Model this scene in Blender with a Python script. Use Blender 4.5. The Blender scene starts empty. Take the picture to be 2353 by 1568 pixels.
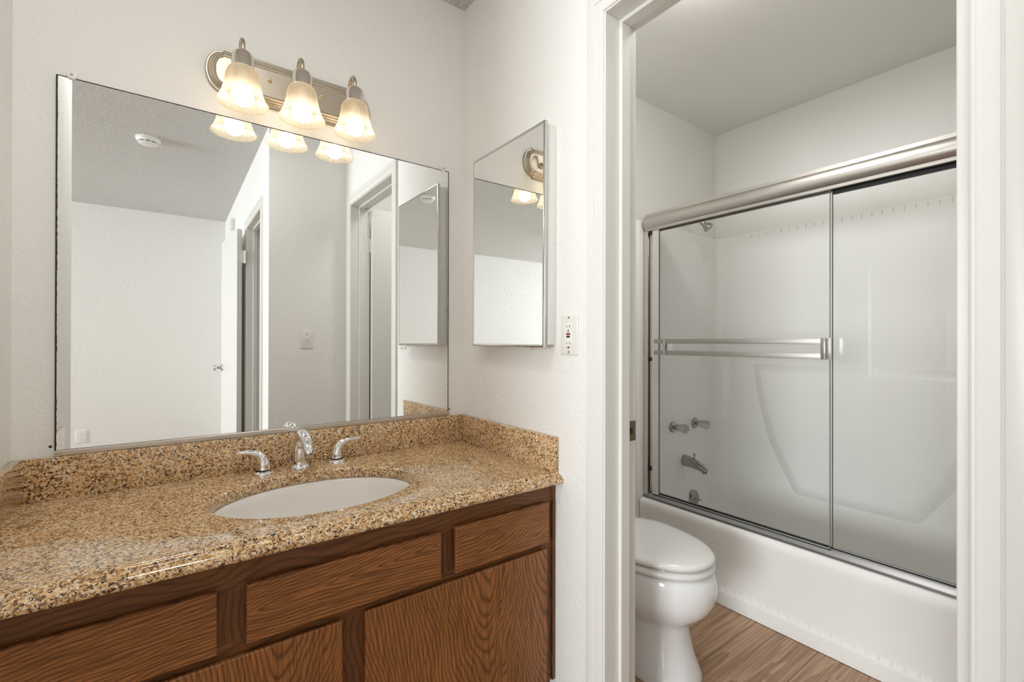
import bpy, bmesh, math, random
from mathutils import Vector, Matrix
sc = bpy.context.scene
COL = sc.collection
random.seed(4)
pi = math.pi

# ------------------------------------------------------------------ camera, light, exposure
F_PX = 1059.81
YAW, PITCH, ROLL = math.radians(36.4393), math.radians(0.1333), math.radians(0.1198)
CAM_Z = 1.14
fw = Vector((math.sin(YAW) * math.cos(PITCH), math.cos(YAW) * math.cos(PITCH), math.sin(PITCH)))
rt = Vector((math.cos(YAW), -math.sin(YAW), 0))
up = rt.cross(fw)
rt2 = rt * math.cos(ROLL) + up * math.sin(ROLL)
up2 = up * math.cos(ROLL) - rt * math.sin(ROLL)
cam = bpy.data.cameras.new('camera')
cam.sensor_width = 36.0
cam.lens = F_PX / 2353 * 36
cam.clip_start = 0.02
camo = bpy.data.objects.new('camera', cam)
COL.objects.link(camo)
M = Matrix((rt2, up2, -fw)).transposed().to_4x4()
M.translation = Vector((0, 0, CAM_Z))
camo.matrix_world = M
sc.camera = camo

world = bpy.data.worlds.new('world')
sc.world = world
world.use_nodes = True
world.node_tree.nodes['Background'].inputs[0].default_value = (0.75, 0.85, 1.0, 1)
world.node_tree.nodes['Background'].inputs[1].default_value = 1.0

WIN_P, BULB_E, EXPO = 43.0, 5.0, 1.39
BATH_FILL, ROOM_FILL, BED_FILL = 10.5, 10.3, 1.0  # strengths of the added, unseen fill lights
def area(name, loc, rot, sx, sy, power, color):
    l = bpy.data.lights.new(name, 'AREA')
    l.shape = 'RECTANGLE'; l.size = sx; l.size_y = sy; l.energy = power; l.color = color
    o = bpy.data.objects.new(name, l); COL.objects.link(o)
    o.location = loc; o.rotation_euler = rot
    return o
# daylight through the bedroom window (wall_west, left of and behind the camera)
area('window_daylight', (-6.26, -1.20, 1.45), (0, -pi / 2, 0), 1.7, 2.3, WIN_P, (0.92, 0.97, 1.0)).data.spread = math.radians(105)

vs = sc.view_settings
vs.view_transform = 'Standard'; vs.look = 'None'; vs.gamma = 1.0; vs.use_curve_mapping = False
vs.exposure = EXPO
cy = sc.cycles
cy.max_bounces = 12; cy.diffuse_bounces = 6; cy.glossy_bounces = 8; cy.transmission_bounces = 8
cy.transparent_max_bounces = 16
cy.sample_clamp_indirect = 6.0
cy.blur_glossy = 0.6
cy.adaptive_threshold = 0.02

# ------------------------------------------------------------------ node helpers
def mat(name):
    m = bpy.data.materials.new(name); m.use_nodes = True
    nt = m.node_tree
    return m, nt, nt.nodes['Principled BSDF']
def node(nt, t, **kw):
    n = nt.nodes.new(t)
    for k, v in kw.items():
        if k.startswith('i_'):
            key = k[2:]
            n.inputs[int(key) if key.isdigit() else key.replace('_', ' ')].default_value = v
        else: setattr(n, k, v)
    return n
def link(nt, a, b): nt.links.new(a, b)
def mth(nt, op, a, b=None):
    n = nt.nodes.new('ShaderNodeMath'); n.operation = op
    for i, v in enumerate((a, b)):
        if v is None: continue
        if isinstance(v, (int, float)): n.inputs[i].default_value = v
        else: nt.links.new(v, n.inputs[i])
    return n.outputs[0]
def ramp(nt, fac, stops, mode='LINEAR'):
    n = nt.nodes.new('ShaderNodeValToRGB'); r = n.color_ramp; r.interpolation = mode
    while len(r.elements) < len(stops): r.elements.new(0.5)
    for e, (p, c) in zip(r.elements, stops):
        e.position = p; e.color = (*c, 1) if len(c) == 3 else c
    nt.links.new(fac, n.inputs[0])
    return n.outputs[0]
def mixc(nt, fac, a, b, mode='MIX'):
    n = nt.nodes.new('ShaderNodeMix'); n.data_type = 'RGBA'; n.blend_type = mode
    for s, v in ((n.inputs[0], fac), (n.inputs[6], a), (n.inputs[7], b)):
        if isinstance(v, (int, float)): s.default_value = v
        elif isinstance(v, tuple): s.default_value = (*v, 1) if len(v) == 3 else v
        else: nt.links.new(v, s)
    return n.outputs[2]
def coords(nt, scale=(1, 1, 1), loc=(0, 0, 0), kind='Object'):
    tc = nt.nodes.new('ShaderNodeTexCoord'); mp = nt.nodes.new('ShaderNodeMapping')
    mp.inputs['Scale'].default_value = scale; mp.inputs['Location'].default_value = loc
    nt.links.new(tc.outputs[kind], mp.inputs['Vector'])
    return mp.outputs[0]
def bump(nt, p, h, strength, dist):
    b = nt.nodes.new('ShaderNodeBump'); b.inputs['Strength'].default_value = strength
    b.inputs['Distance'].default_value = dist
    nt.links.new(h, b.inputs['Height']); nt.links.new(b.outputs[0], p.inputs['Normal'])
def plain(name, color, rough, metal=0.0, spec=0.5):
    m, nt, p = mat(name)
    p.inputs['Base Color'].default_value = (*color, 1); p.inputs['Roughness'].default_value = rough
    p.inputs['Metallic'].default_value = metal; p.inputs['Specular IOR Level'].default_value = spec
    return m
def paint(name, color, rough, tex=1.0):
    m, nt, p = mat(name)
    p.inputs['Base Color'].default_value = (*color, 1); p.inputs['Roughness'].default_value = rough
    v = coords(nt)
    a = node(nt, 'ShaderNodeTexNoise', i_Scale=26.0, i_Detail=3.0, i_Distortion=0.8); link(nt, v, a.inputs[0])
    r = ramp(nt, a.outputs[0], [(0.50, (0, 0, 0)), (0.60, (1, 1, 1))])
    b = node(nt, 'ShaderNodeTexNoise', i_Scale=240.0, i_Detail=2.0); link(nt, v, b.inputs[0])
    h = mth(nt, 'ADD', mth(nt, 'MULTIPLY', r, 1.0), mth(nt, 'MULTIPLY', b.outputs[0], 0.35))
    bump(nt, p, h, 0.32 * tex, 0.0022)
    return m

# ------------------------------------------------------------------ materials
WALL = paint('wall_paint', (0.855, 0.855, 0.832), 0.6, 1.0)
WALL_S = paint('bath_paint', (0.845, 0.835, 0.80), 0.42, 0.25)
TRIM = plain('trim_paint', (0.80, 0.80, 0.77), 0.32)
def popcorn():
    m, nt, p = mat('popcorn_ceiling'); p.inputs['Roughness'].default_value = 0.9
    v = coords(nt)
    a = node(nt, 'ShaderNodeTexNoise', i_Scale=165.0, i_Detail=3.0, i_Roughness=0.65); link(nt, v, a.inputs[0])
    b = node(nt, 'ShaderNodeTexVoronoi', i_Scale=110.0); link(nt, v, b.inputs[0])
    h = mth(nt, 'SUBTRACT', mth(nt, 'MULTIPLY', a.outputs[0], 1.6), b.outputs['Distance'])
    c = ramp(nt, a.outputs[0], [(0.36, (0.64, 0.63, 0.605)), (0.56, (0.95, 0.945, 0.92))])
    link(nt, c, p.inputs['Base Color'])
    bump(nt, p, h, 1.0, 0.008)
    return m
POPCORN = popcorn()
FIBER = plain('fiberglass', (0.88, 0.875, 0.85), 0.36)
CERAMIC = plain('ceramic', (0.86, 0.87, 0.875), 0.07)
SINKW = plain('sink_ceramic', (0.84, 0.815, 0.775), 0.06)
SEATP = plain('seat_plastic', (0.84, 0.835, 0.82), 0.16)
CHROME = plain('chrome', (0.86, 0.86, 0.87), 0.05, 1.0)
CHROME_S = plain('satin_chrome', (0.62, 0.61, 0.60), 0.2, 1.0)
NICKEL = plain('brushed_nickel', (0.56, 0.50, 0.41), 0.38, 1.0)
NICKEL_P = plain('polished_nickel', (0.84, 0.79, 0.72), 0.16, 1.0)
ALU = plain('aluminium', (0.68, 0.655, 0.62), 0.30, 1.0)
ALU_D = plain('aluminium_track', (0.33, 0.33, 0.335), 0.36, 1.0)
STILE = plain('white_stile', (0.74, 0.72, 0.69), 0.35)
BLACK = plain('black_rubber', (0.012, 0.011, 0.010), 0.5)
DARK = plain('dark_gap', (0.03, 0.028, 0.025), 0.7)
BRASS = plain('aged_brass', (0.26, 0.20, 0.11), 0.42, 0.9)
FIX = plain('dark_chrome', (0.40, 0.39, 0.37), 0.14, 1.0)  # darker base colour than the other chromes
PLATE = plain('plate_plastic', (0.80, 0.79, 0.74), 0.3)
WHITEP = plain('white_plastic', (0.86, 0.855, 0.83), 0.3)
REDB = plain('red_button', (0.28, 0.045, 0.03), 0.4)
GREYSCREW = plain('screw_metal', (0.35, 0.34, 0.32), 0.35, 1.0)

def mirror_mat(name, edge=True):
    m, nt, p = mat(name)
    p.inputs['Base Color'].default_value = (0.90, 0.915, 0.905, 1); p.inputs['Metallic'].default_value = 1
    p.inputs['Roughness'].default_value = 0.0
    return m
MIRROR = mirror_mat('mirror_silver')

def granite(name, pal, tone):
    m, nt, p = mat(name)
    p.inputs['Roughness'].default_value = 0.05; p.inputs['Specular IOR Level'].default_value = 0.65
    v = coords(nt)
    d = node(nt, 'ShaderNodeTexNoise', i_Scale=140.0, i_Detail=3.0); link(nt, v, d.inputs[0])
    vv = node(nt, 'ShaderNodeVectorMath', operation='SCALE', i_Scale=0.012); link(nt, d.outputs[1], vv.inputs[0])
    va = node(nt, 'ShaderNodeVectorMath', operation='ADD'); link(nt, v, va.inputs[0]); link(nt, vv.outputs[0], va.inputs[1])
    a = node(nt, 'ShaderNodeTexVoronoi', i_Scale=310.0); link(nt, va.outputs[0], a.inputs[0])
    sx = node(nt, 'ShaderNodeSeparateColor'); link(nt, a.outputs['Color'], sx.inputs[0])
    big = node(nt, 'ShaderNodeTexNoise', i_Scale=16.0, i_Detail=4.0); link(nt, v, big.inputs[0])
    f = mth(nt, 'ADD', sx.outputs[0], mth(nt, 'MULTIPLY', mth(nt, 'SUBTRACT', big.outputs[0], 0.5), 0.35))
    c = ramp(nt, f, list(zip((0.0, 0.10, 0.24, 0.42, 0.62, 0.84), pal)), 'CONSTANT')
    b = node(nt, 'ShaderNodeTexNoise', i_Scale=420.0, i_Detail=2.0); link(nt, v, b.inputs[0])
    c2 = mixc(nt, 0.30, c, ramp(nt, b.outputs[0], [(0.3, (0.45, 0.42, 0.4)), (0.62, (1, 1, 1))]), 'MULTIPLY')
    link(nt, c2, p.inputs['Base Color'])
    return m
GRANITE = granite('granite', [(0.05, 0.034, 0.025), (0.23, 0.118, 0.052), (0.50, 0.275, 0.110), (0.70, 0.43, 0.19), (0.82, 0.59, 0.33), (0.88, 0.75, 0.56)], 1)

def wood(name, dark, light, along, pith, slope, freq, noise_amp, loc=(0, 0, 0), rough=0.33, tilt=0.0, pp=0, sharp=0.008, wob=2.0):
    """ring wood: distance from a tilted pith line; along = grain axis"""
    m, nt, p = mat(name)
    p.inputs['Roughness'].default_value = rough; p.inputs['Specular IOR Level'].default_value = 0.35
    v = coords(nt, loc=loc)
    st = (0.9, 0.9, 6.0) if along == 'X' else (6.0, 0.9, 0.9)
    if along == 'X': st = (1.1, 3.0, 5.0)
    else: st = (5.0, 3.0, 1.1)
    mp = node(nt, 'ShaderNodeMapping'); mp.inputs['Scale'].default_value = st; link(nt, v, mp.inputs[0])
    nz = node(nt, 'ShaderNodeTexNoise', i_Scale=1.9, i_Detail=4.0, i_Roughness=0.5); link(nt, mp.outputs[0], nz.inputs[0])
    sp = node(nt, 'ShaderNodeSeparateXYZ'); link(nt, v, sp.inputs[0])
    s, t = (sp.outputs[0], sp.outputs[2]) if along == 'X' else (sp.outputs[2], sp.outputs[0])
    off = mth(nt, 'MULTIPLY', mth(nt, 'SUBTRACT', nz.outputs[0], 0.5), noise_amp)
    tt = mth(nt, 'ADD', mth(nt, 'ADD', mth(nt, 'SUBTRACT', t, pith), mth(nt, 'MULTIPLY', s, tilt)), off)
    if pp: tt = mth(nt, 'SUBTRACT', mth(nt, 'ABSOLUTE', tt), pp)
    r = mth(nt, 'SQRT', mth(nt, 'ADD', mth(nt, 'MULTIPLY', tt, tt), sharp * sharp))
    r2 = mth(nt, 'ADD', mth(nt, 'SUBTRACT', mth(nt, 'MULTIPLY', r, freq), mth(nt, 'MULTIPLY', s, slope * freq)), mth(nt, 'MULTIPLY', nz.outputs[0], wob))
    nl = node(nt, 'ShaderNodeTexNoise', i_Scale=5.5, i_Detail=1.0); link(nt, v, nl.inputs[0])
    r2 = mth(nt, 'ADD', r2, mth(nt, 'MULTIPLY', nl.outputs[0], 5.0))
    fr = mth(nt, 'FRACT', r2)
    lines = ramp(nt, fr, [(0.0, (0.30, 0.30, 0.30)), (0.10, (0.45, 0.45, 0.45)), (0.26, (0.88, 0.88, 0.88)), (0.6, (1, 1, 1)), (0.88, (0.78, 0.78, 0.78)), (1.0, (0.32, 0.32, 0.32))])
    ps = (14, 200, 420) if along == 'X' else (420, 200, 14)
    mp2 = node(nt, 'ShaderNodeMapping'); mp2.inputs['Scale'].default_value = ps; link(nt, v, mp2.inputs[0])
    po = node(nt, 'ShaderNodeTexNoise', i_Scale=1.0, i_Detail=2.0); link(nt, mp2.outputs[0], po.inputs[0])
    pores = ramp(nt, po.outputs[0], [(0.32, (0.40, 0.40, 0.40)), (0.60, (1, 1, 1))])
    fac = mth(nt, 'MULTIPLY', lines, pores)
    c = mixc(nt, fac, dark, light)
    blot = node(nt, 'ShaderNodeTexNoise', i_Scale=7.0, i_Detail=2.0); link(nt, v, blot.inputs[0])
    c = mixc(nt, 0.35, c, ramp(nt, blot.outputs[0], [(0.3, (0.55, 0.5, 0.48)), (0.7, (1, 1, 1))]), 'MULTIPLY')
    link(nt, c, p.inputs['Base Color'])
    bump(nt, p, fac, 0.12, 0.0008)
    return m
DK, LT = (0.050, 0.019, 0.007), (0.40, 0.158, 0.048)
WFRAME_H = wood('oak_frame_horizontal', (0.070, 0.027, 0.009), (0.225, 0.092, 0.030), 'X', 0.40, 0.05, 60, 0.05)
WFRAME_V = wood('oak_frame_vertical', (0.062, 0.025, 0.009), (0.205, 0.085, 0.029), 'Z', 0.9, 0.05, 60, 0.04)
W_LEFT = wood('oak_drawer_straight', DK, LT, 'X', 0.30, 0.03, 115, 0.05, tilt=-0.14, wob=2.0)
W_CENTER = wood('oak_drawer_cathedral', DK, LT, 'X', 0.618, 0.13, 135, 0.020, tilt=-0.06, sharp=0.004, wob=1.5)
W_RIGHT = wood('oak_drawer_diagonal', DK, LT, 'X', 0.30, 0.04, 130, 0.06, tilt=-0.16, wob=2.0)
W_DOOR1 = wood('oak_door_figured', DK, LT, 'Z', 0.47, 0.22, 105, 0.085, pp=0.11, sharp=0.035, wob=4.5)
W_DOOR2 = wood('oak_door_plain', DK, LT, 'Z', -0.13, 0.20, 115, 0.06, sharp=0.03, wob=3.0)


def floor_mat():
    m, nt, p = mat('oak_plank_floor'); p.inputs['Roughness'].default_value = 0.38
    v = coords(nt)
    mp = node(nt, 'ShaderNodeMapping'); mp.inputs['Location'].default_value = (0.35, -0.697 + 0.226 * 6, 0); link(nt, v, mp.inputs[0])
    br = node(nt, 'ShaderNodeTexBrick', offset=0.37)
    br.inputs['Scale'].default_value = 1.0; br.inputs['Brick Width'].default_value = 1.5; br.inputs['Row Height'].default_value = 0.226
    br.inputs['Mortar Size'].default_value = 0.0016; br.inputs['Mortar Smooth'].default_value = 0.2
    br.inputs['Color1'].default_value = (0, 0, 0, 1); br.inputs['Color2'].default_value = (1, 1, 1, 1); br.inputs['Mortar'].default_value = (0.5, 0.5, 0.5, 1)
    link(nt, mp.outputs[0], br.inputs[0])
    sepc = node(nt, 'ShaderNodeSeparateColor'); link(nt, br.outputs[0], sepc.inputs[0])
    # grain
    cmb = node(nt, 'ShaderNodeCombineXYZ'); link(nt, mth(nt, 'MULTIPLY', sepc.outputs[0], 9.0), cmb.inputs[2])
    va = node(nt, 'ShaderNodeVectorMath', operation='ADD'); link(nt, v, va.inputs[0]); link(nt, cmb.outputs[0], va.inputs[1])
    mp2 = node(nt, 'ShaderNodeMapping'); mp2.inputs['Scale'].default_value = (0.55, 8.0, 1.0); link(nt, va.outputs[0], mp2.inputs[0])
    n1 = node(nt, 'ShaderNodeTexNoise', i_Scale=1.5, i_Detail=3.0, i_Distortion=0.6); link(nt, mp2.outputs[0], n1.inputs[0])
    rings = mth(nt, 'FRACT', mth(nt, 'MULTIPLY', n1.outputs[0], 7.0))
    mp3 = node(nt, 'ShaderNodeMapping'); mp3.inputs['Scale'].default_value = (3, 120, 1.0); link(nt, va.outputs[0], mp3.inputs[0])
    n2 = node(nt, 'ShaderNodeTexNoise', i_Scale=1.0, i_Detail=3.0); link(nt, mp3.outputs[0], n2.inputs[0])
    g = mth(nt, 'ADD', mth(nt, 'MULTIPLY', n2.outputs[0], 0.8), mth(nt, 'MULTIPLY', rings, 0.28))
    c = ramp(nt, g, [(0.28, (0.25, 0.145, 0.082)), (0.5, (0.40, 0.248, 0.15)), (0.75, (0.53, 0.355, 0.235))])
    c = mixc(nt, 1.0, c, ramp(nt, sepc.outputs[0], [(0, (0.9, 0.88, 0.86)), (1, (1.06, 1.05, 1.04))]), 'MULTIPLY')
    c = mixc(nt, br.outputs['Fac'], c, (0.10, 0.055, 0.03))
    link(nt, c, p.inputs['Base Color'])
    return m
FLOOR = floor_mat()

def glass_mat(name, tint, refl_rough=0.0):
    m = bpy.data.materials.new(name); m.use_nodes = True; nt = m.node_tree; nt.nodes.clear()
    out = node(nt, 'ShaderNodeOutputMaterial')
    tr = node(nt, 'ShaderNodeBsdfTransparent'); tr.inputs[0].default_value = (*tint, 1)
    gl = node(nt, 'ShaderNodeBsdfGlossy'); gl.inputs['Roughness'].default_value = refl_rough
    fr = node(nt, 'ShaderNodeFresnel'); fr.inputs[0].default_value = 1.33
    mx = node(nt, 'ShaderNodeMixShader')
    link(nt, fr.outputs[0], mx.inputs[0]); link(nt, tr.outputs[0], mx.inputs[1]); link(nt, gl.outputs[0], mx.inputs[2])
    link(nt, mx.outputs[0], out.inputs[0])
    return m
GLASS = glass_mat('clear_glass', (0.997, 0.997, 0.992))
GLASS_EDGE = plain('glass_edge', (0.20, 0.22, 0.20), 0.15)
ACRYLIC = None
def acrylic():
    m, nt, p = mat('clear_acrylic')
    p.inputs['Base Color'].default_value = (0.72, 0.73, 0.71, 1); p.inputs['Roughness'].default_value = 0.10
    p.inputs['Transmission Weight'].default_value = 0.8; p.inputs['IOR'].default_value = 1.49
    return m
ACRYLIC = acrylic()
def shade_mat():
    m = bpy.data.materials.new('ribbed_amber_glass'); m.use_nodes = True; nt = m.node_tree; nt.nodes.clear()
    out = node(nt, 'ShaderNodeOutputMaterial')
    tr = node(nt, 'ShaderNodeBsdfTransparent'); tr.inputs[0].default_value = (1.0, 0.93, 0.80, 1)
    tl = node(nt, 'ShaderNodeBsdfTranslucent'); tl.inputs[0].default_value = (0.95, 0.86, 0.70, 1)
    df = node(nt, 'ShaderNodeBsdfDiffuse'); df.inputs[0].default_value = (0.86, 0.79, 0.66, 1)
    gl = node(nt, 'ShaderNodeBsdfGlossy'); gl.inputs['Roughness'].default_value = 0.08
    m1 = node(nt, 'ShaderNodeMixShader', i_0=0.45); link(nt, tl.outputs[0], m1.inputs[1]); link(nt, df.outputs[0], m1.inputs[2])
    lw = node(nt, 'ShaderNodeLayerWeight', i_Blend=0.35)
    m2 = node(nt, 'ShaderNodeMixShader'); link(nt, ramp(nt, lw.outputs['Facing'], [(0.1, (0.55, 0.55, 0.55)), (0.6, (0.12, 0.12, 0.12))]), m2.inputs[0]); link(nt, m1.outputs[0], m2.inputs[1]); link(nt, tr.outputs[0], m2.inputs[2])
    m3 = node(nt, 'ShaderNodeMixShader', i_0=0.07); link(nt, m2.outputs[0], m3.inputs[1]); link(nt, gl.outputs[0], m3.inputs[2])
    link(nt, m3.outputs[0], out.inputs[0])
    return m
SHADE = shade_mat()
def bulb_mat():
    m = bpy.data.materials.new('lit_bulb'); m.use_nodes = True; nt = m.node_tree; nt.nodes.clear()
    out = node(nt, 'ShaderNodeOutputMaterial'); e = node(nt, 'ShaderNodeEmission')
    e.inputs[0].default_value = (1.0, 0.89, 0.75, 1); e.inputs[1].default_value = BULB_E
    link(nt, e.outputs[0], out.inputs[0]); return m
BULB = bulb_mat()

# ------------------------------------------------------------------ geometry helpers
def tag(o, label, cat, group=None, kind=None):
    o['label'] = label; o['category'] = cat
    if group: o['group'] = group
    if kind: o['kind'] = kind
    return o
def obj(name, bm, m, parent=None, origin=None, smooth=35):
    """link a bmesh given in world coordinates as one mesh object"""
    bmesh.ops.remove_doubles(bm, verts=bm.verts, dist=1e-6)
    bmesh.ops.recalc_face_normals(bm, faces=bm.faces)
    me = bpy.data.meshes.new(name)
    if parent is not None: base = parent['_org'] if '_org' in parent else (0, 0, 0)
    else: base = origin or (0, 0, 0)
    base = Vector(base)
    bmesh.ops.translate(bm, verts=bm.verts, vec=-base)
    bm.to_mesh(me); bm.free()
    for f in me.polygons: f.use_smooth = True
    me.set_sharp_from_angle(angle=math.radians(smooth))
    me.materials.append(m)
    o = bpy.data.objects.new(name, me); COL.objects.link(o)
    if parent is not None: o.parent = parent
    else: o.location = base
    o['_org'] = tuple(base)
    return o
def thing(name, label, cat, loc, group=None):
    o = bpy.data.objects.new(name, None); COL.objects.link(o)
    o.location = loc; o['_org'] = tuple(loc); o.empty_display_size = 0.05
    return tag(o, label, cat, group)
def struct(name, bm, m, parent=None, smooth=35):
    o = obj(name, bm, m, parent, smooth=smooth); o['kind'] = 'structure'; return o
def box(bm, x0, x1, y0, y1, z0, z1, bev=0.0, seg=2):
    vs_ = [bm.verts.new((x, y, z)) for x in (x0, x1) for y in (y0, y1) for z in (z0, z1)]
    q = [(0, 1, 3, 2), (4, 6, 7, 5), (0, 4, 5, 1), (2, 3, 7, 6), (0, 2, 6, 4), (1, 5, 7, 3)]
    fs = [bm.faces.new([vs_[i] for i in f]) for f in q]
    if bev:
        es = list({e for f in fs for e in f.edges})
        bmesh.ops.bevel(bm, geom=es, offset=bev, segments=seg, profile=0.5, affect='EDGES')
    return bm
def B(*a, **k): return box(bmesh.new(), *a, **k)
def loft(bm, loops, closed=True, cap0=False, cap1=False):
    rows = [[bm.verts.new(p) for p in L] for L in loops]
    n = len(rows[0])
    for a, b in zip(rows, rows[1:]):
        for i in range(n if closed else n - 1):
            j = (i + 1) % n
            try: bm.faces.new((a[i], a[j], b[j], b[i]))
            except ValueError: pass
    if cap0: bm.faces.new(rows[0][::-1])
    if cap1: bm.faces.new(rows[-1])
    return rows
def frame_of(d):
    d = Vector(d).normalized()
    a = Vector((0, 0, 1)) if abs(d.z) < 0.9 else Vector((1, 0, 0))
    u = d.cross(a).normalized(); return d, u, d.cross(u).normalized()
def lathe(bm, prof, c, d=(0, 0, 1), n=32, cap0=True, cap1=True, mod=None):
    d, u, w = frame_of(d); c = Vector(c); loops = []
    for r, h in prof:
        r = max(r, 1e-5)
        L = []
        for i in range(n):
            t = 2 * pi * i / n
            rr = r * (mod(t, h) if mod else 1)
            L.append(c + d * h + u * (rr * math.cos(t)) + w * (rr * math.sin(t)))
        loops.append(L)
    loft(bm, loops, True, cap0, cap1)
    return bm
def smooth_path(pts, k=6):
    P = [Vector(p) for p in pts]; out = []
    for i in range(len(P) - 1):
        p0, p1, p2, p3 = P[max(i - 1, 0)], P[i], P[i + 1], P[min(i + 2, len(P) - 1)]
        for j in range(k):
            t = j / k
            out.append(0.5 * ((2 * p1) + (p2 - p0) * t + (2 * p0 - 5 * p1 + 4 * p2 - p3) * t * t + (3 * p1 - p0 - 3 * p2 + p3) * t ** 3))
    out.append(P[-1]); return out
def tube(bm, pts, radii, n=18, k=6, flat=None):
    """pts smoothed by catmull-rom, radii interpolated; flat = vertical squash per point"""
    P = smooth_path(pts, k); m = len(pts) - 1; loops = []
    def itp(a, q):
        i = min(int(q), m - 1); return a[i] + (a[i + 1] - a[i]) * (q - i)
    prev = None
    for i, p in enumerate(P):
        t = (P[min(i + 1, len(P) - 1)] - P[max(i - 1, 0)]).normalized()
        if prev is None: _, u, w = frame_of(t)
        else:
            u = (prev - t * prev.dot(t)).normalized(); w = t.cross(u)
        prev = u
        r = itp(radii, i / k); fl = itp(flat, i / k) if flat else 1.0
        loops.append([p + u * (r * math.cos(a)) + w * (r * fl * math.sin(a)) for a in [2 * pi * q / n for q in range(n)]])
    loft(bm, loops, True, True, True)
    return bm
def extrude_profile(bm, prof, f0, f1, closed=True):
    """prof list of 2D; f0,f1 map 2D->3D at both ends"""
    a = [bm.verts.new(f0(p)) for p in prof]; b = [bm.verts.new(f1(p)) for p in prof]
    n = len(prof)
    for i in range(n if closed else n - 1):
        j = (i + 1) % n; bm.faces.new((a[i], a[j], b[j], b[i]))
    if closed: bm.faces.new(a[::-1]); bm.faces.new(b)
    return bm

# ------------------------------------------------------------------ room shell
R, L, D = 0.9416, -0.3084, 1.6
H, HB = 2.467, 2.404
XB = 2.676            # bathroom east wall
YB = 1.530            # bathroom north wall
YS = 0.028            # switch wall face
XW = 0.478            # hall wall face
YF = -2.81            # far bedroom wall
XWEST = -6.2
YLE = 0.7715
struct('floor', B(XWEST - .1, XB + .12, YF - .12, D + .12, -0.05, 0.0), FLOOR)
bm = B(XWEST - .1, 0.9416 + .06, YF - .12, D + .12, H, H + 0.06)
box(bm, 1.0, 2.2, YF - .12, -0.03, H, H + .06)
struct('ceiling', bm, POPCORN)
struct('ceiling_bathroom', B(1.062, XB + .12, -0.05, YB + .1, HB, HB + 0.05), WALL_S)
struct('wall_north', B(L - .12, R + .0, D, D + .12, 0, H), WALL)
struct('wall_alcove', B(L - .12, L, YLE, D, 0, H), WALL)
struct('wall_bedroom', B(XWEST, L - .12, YLE, YLE + .12, 0, H), WALL)
DY0, DY1, DH = 0.144, 0.8475, 2.029        # bathroom doorway clear opening
bm = B(R, 1.062, DY1 + .02, D + .12, 0, H)
box(bm, R, 1.062, -0.087, DY0 - .02, 0, H)
box(bm, R, 1.062, DY0 - .02, DY1 + .02, DH + .02, H)
struct('wall_east', bm, WALL)
struct('wall_south', B(XW, XB + .12, YS - .115, YS, 0, H), WALL)
HY0, HY1, HH = -0.955, -0.255, 2.029       # hall doorway
bm = B(XW, XW + .115, HY1 + .02, YS - .115, 0, H)
box(bm, XW, XW + .115, YF - .12, HY0 - .02, 0, H)
box(bm, XW, XW + .115, HY0 - .02, HY1 + .02, HH + .02, H)
struct('wall_hall', bm, WALL)
struct('wall_far', B(XWEST - .12, XW, YF - .12, YF, 0, H), WALL)
bm = B(1.75, 1.85, -2.2, YS - .115, 0, H)
box(bm, XW + .115, 1.75, -2.3, -2.2, 0, H)
struct('wall_closet', bm, WALL)
struct('wall_bath_north', B(1.062, XB + .12, YB, D + .12, 0, HB + .05), WALL_S)
struct('wall_bath_east', B(XB, XB + .12, YS, YB, 0, HB + .05), WALL_S)
WY0, WY1, WZ0, WZ1 = -2.35, -0.05, 0.60, 2.30
bm = B(XWEST - .12, XWEST, YF, WY0, 0, H)
box(bm, XWEST - .12, XWEST, WY1, YLE + .12, 0, H)
box(bm, XWEST - .12, XWEST, WY0, WY1, 0, WZ0)
box(bm, XWEST - .12, XWEST, WY0, WY1, WZ1, H)
struct('wall_west', bm, WALL)
bm = B(XWEST - .03, XWEST + .01, WY0 - .05, WY0, WZ0 - .05, WZ1 + .05)
box(bm, XWEST - .03, XWEST + .01, WY1, WY1 + .05, WZ0 - .05, WZ1 + .05)
box(bm, XWEST - .03, XWEST + .01, WY0, WY1, WZ1, WZ1 + .05)
box(bm, XWEST - .03, XWEST + .03, WY0, WY1, WZ0 - .05, WZ0)
struct('window_1', bm, TRIM)

CAS = [(0, 0), (0, .009), (.004, .011), (.026, .0115), (.0285, .0085), (.0315, .0125), (.036, .0135), (.052, .0135), (.057, .012), (.057, 0)]
def casing(xf, sgn, y0, y1, zt):
    """door casing on a wall plane x = xf, proud towards sgn"""
    bm = bmesh.new(); rev = 0.005
    rows = []
    for k in range(4):
        row = []
        for o, t in CAS:
            oo = o + rev
            y = y1 + oo if k < 2 else y0 - oo
            z = 0.0 if k in (0, 3) else zt + oo
            row.append((xf + sgn * t, y, z))
        rows.append(row)
    loft(bm, rows, True, True, True)
    return bm
def jamb(x0, x1, y0, y1, zt, s0, s1):
    bm = B(x0, x1, y1, y1 + .02, 0, zt + .02, 0.0015, 1)
    box(bm, x0, x1, y0 - .02, y0, 0, zt + .02, 0.0015, 1)
    box(bm, x0, x1, y0, y1, zt, zt + .02, 0.0015, 1)
    box(bm, s0, s1, y1 - .011, y1, 0, zt, 0.002, 1)
    box(bm, s0, s1, y0, y0 + .011, 0, zt, 0.002, 1)
    box(bm, s0, s1, y0 + .011, y1 - .011, zt - .011, zt, 0.002, 1)
    return bm
tr1 = struct('trim_1', jamb(0.936, 1.064, DY0, DY1, DH, 0.990, 1.026), TRIM)
struct('trim_2', casing(R, -1, DY0, DY1, DH), TRIM)
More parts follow.
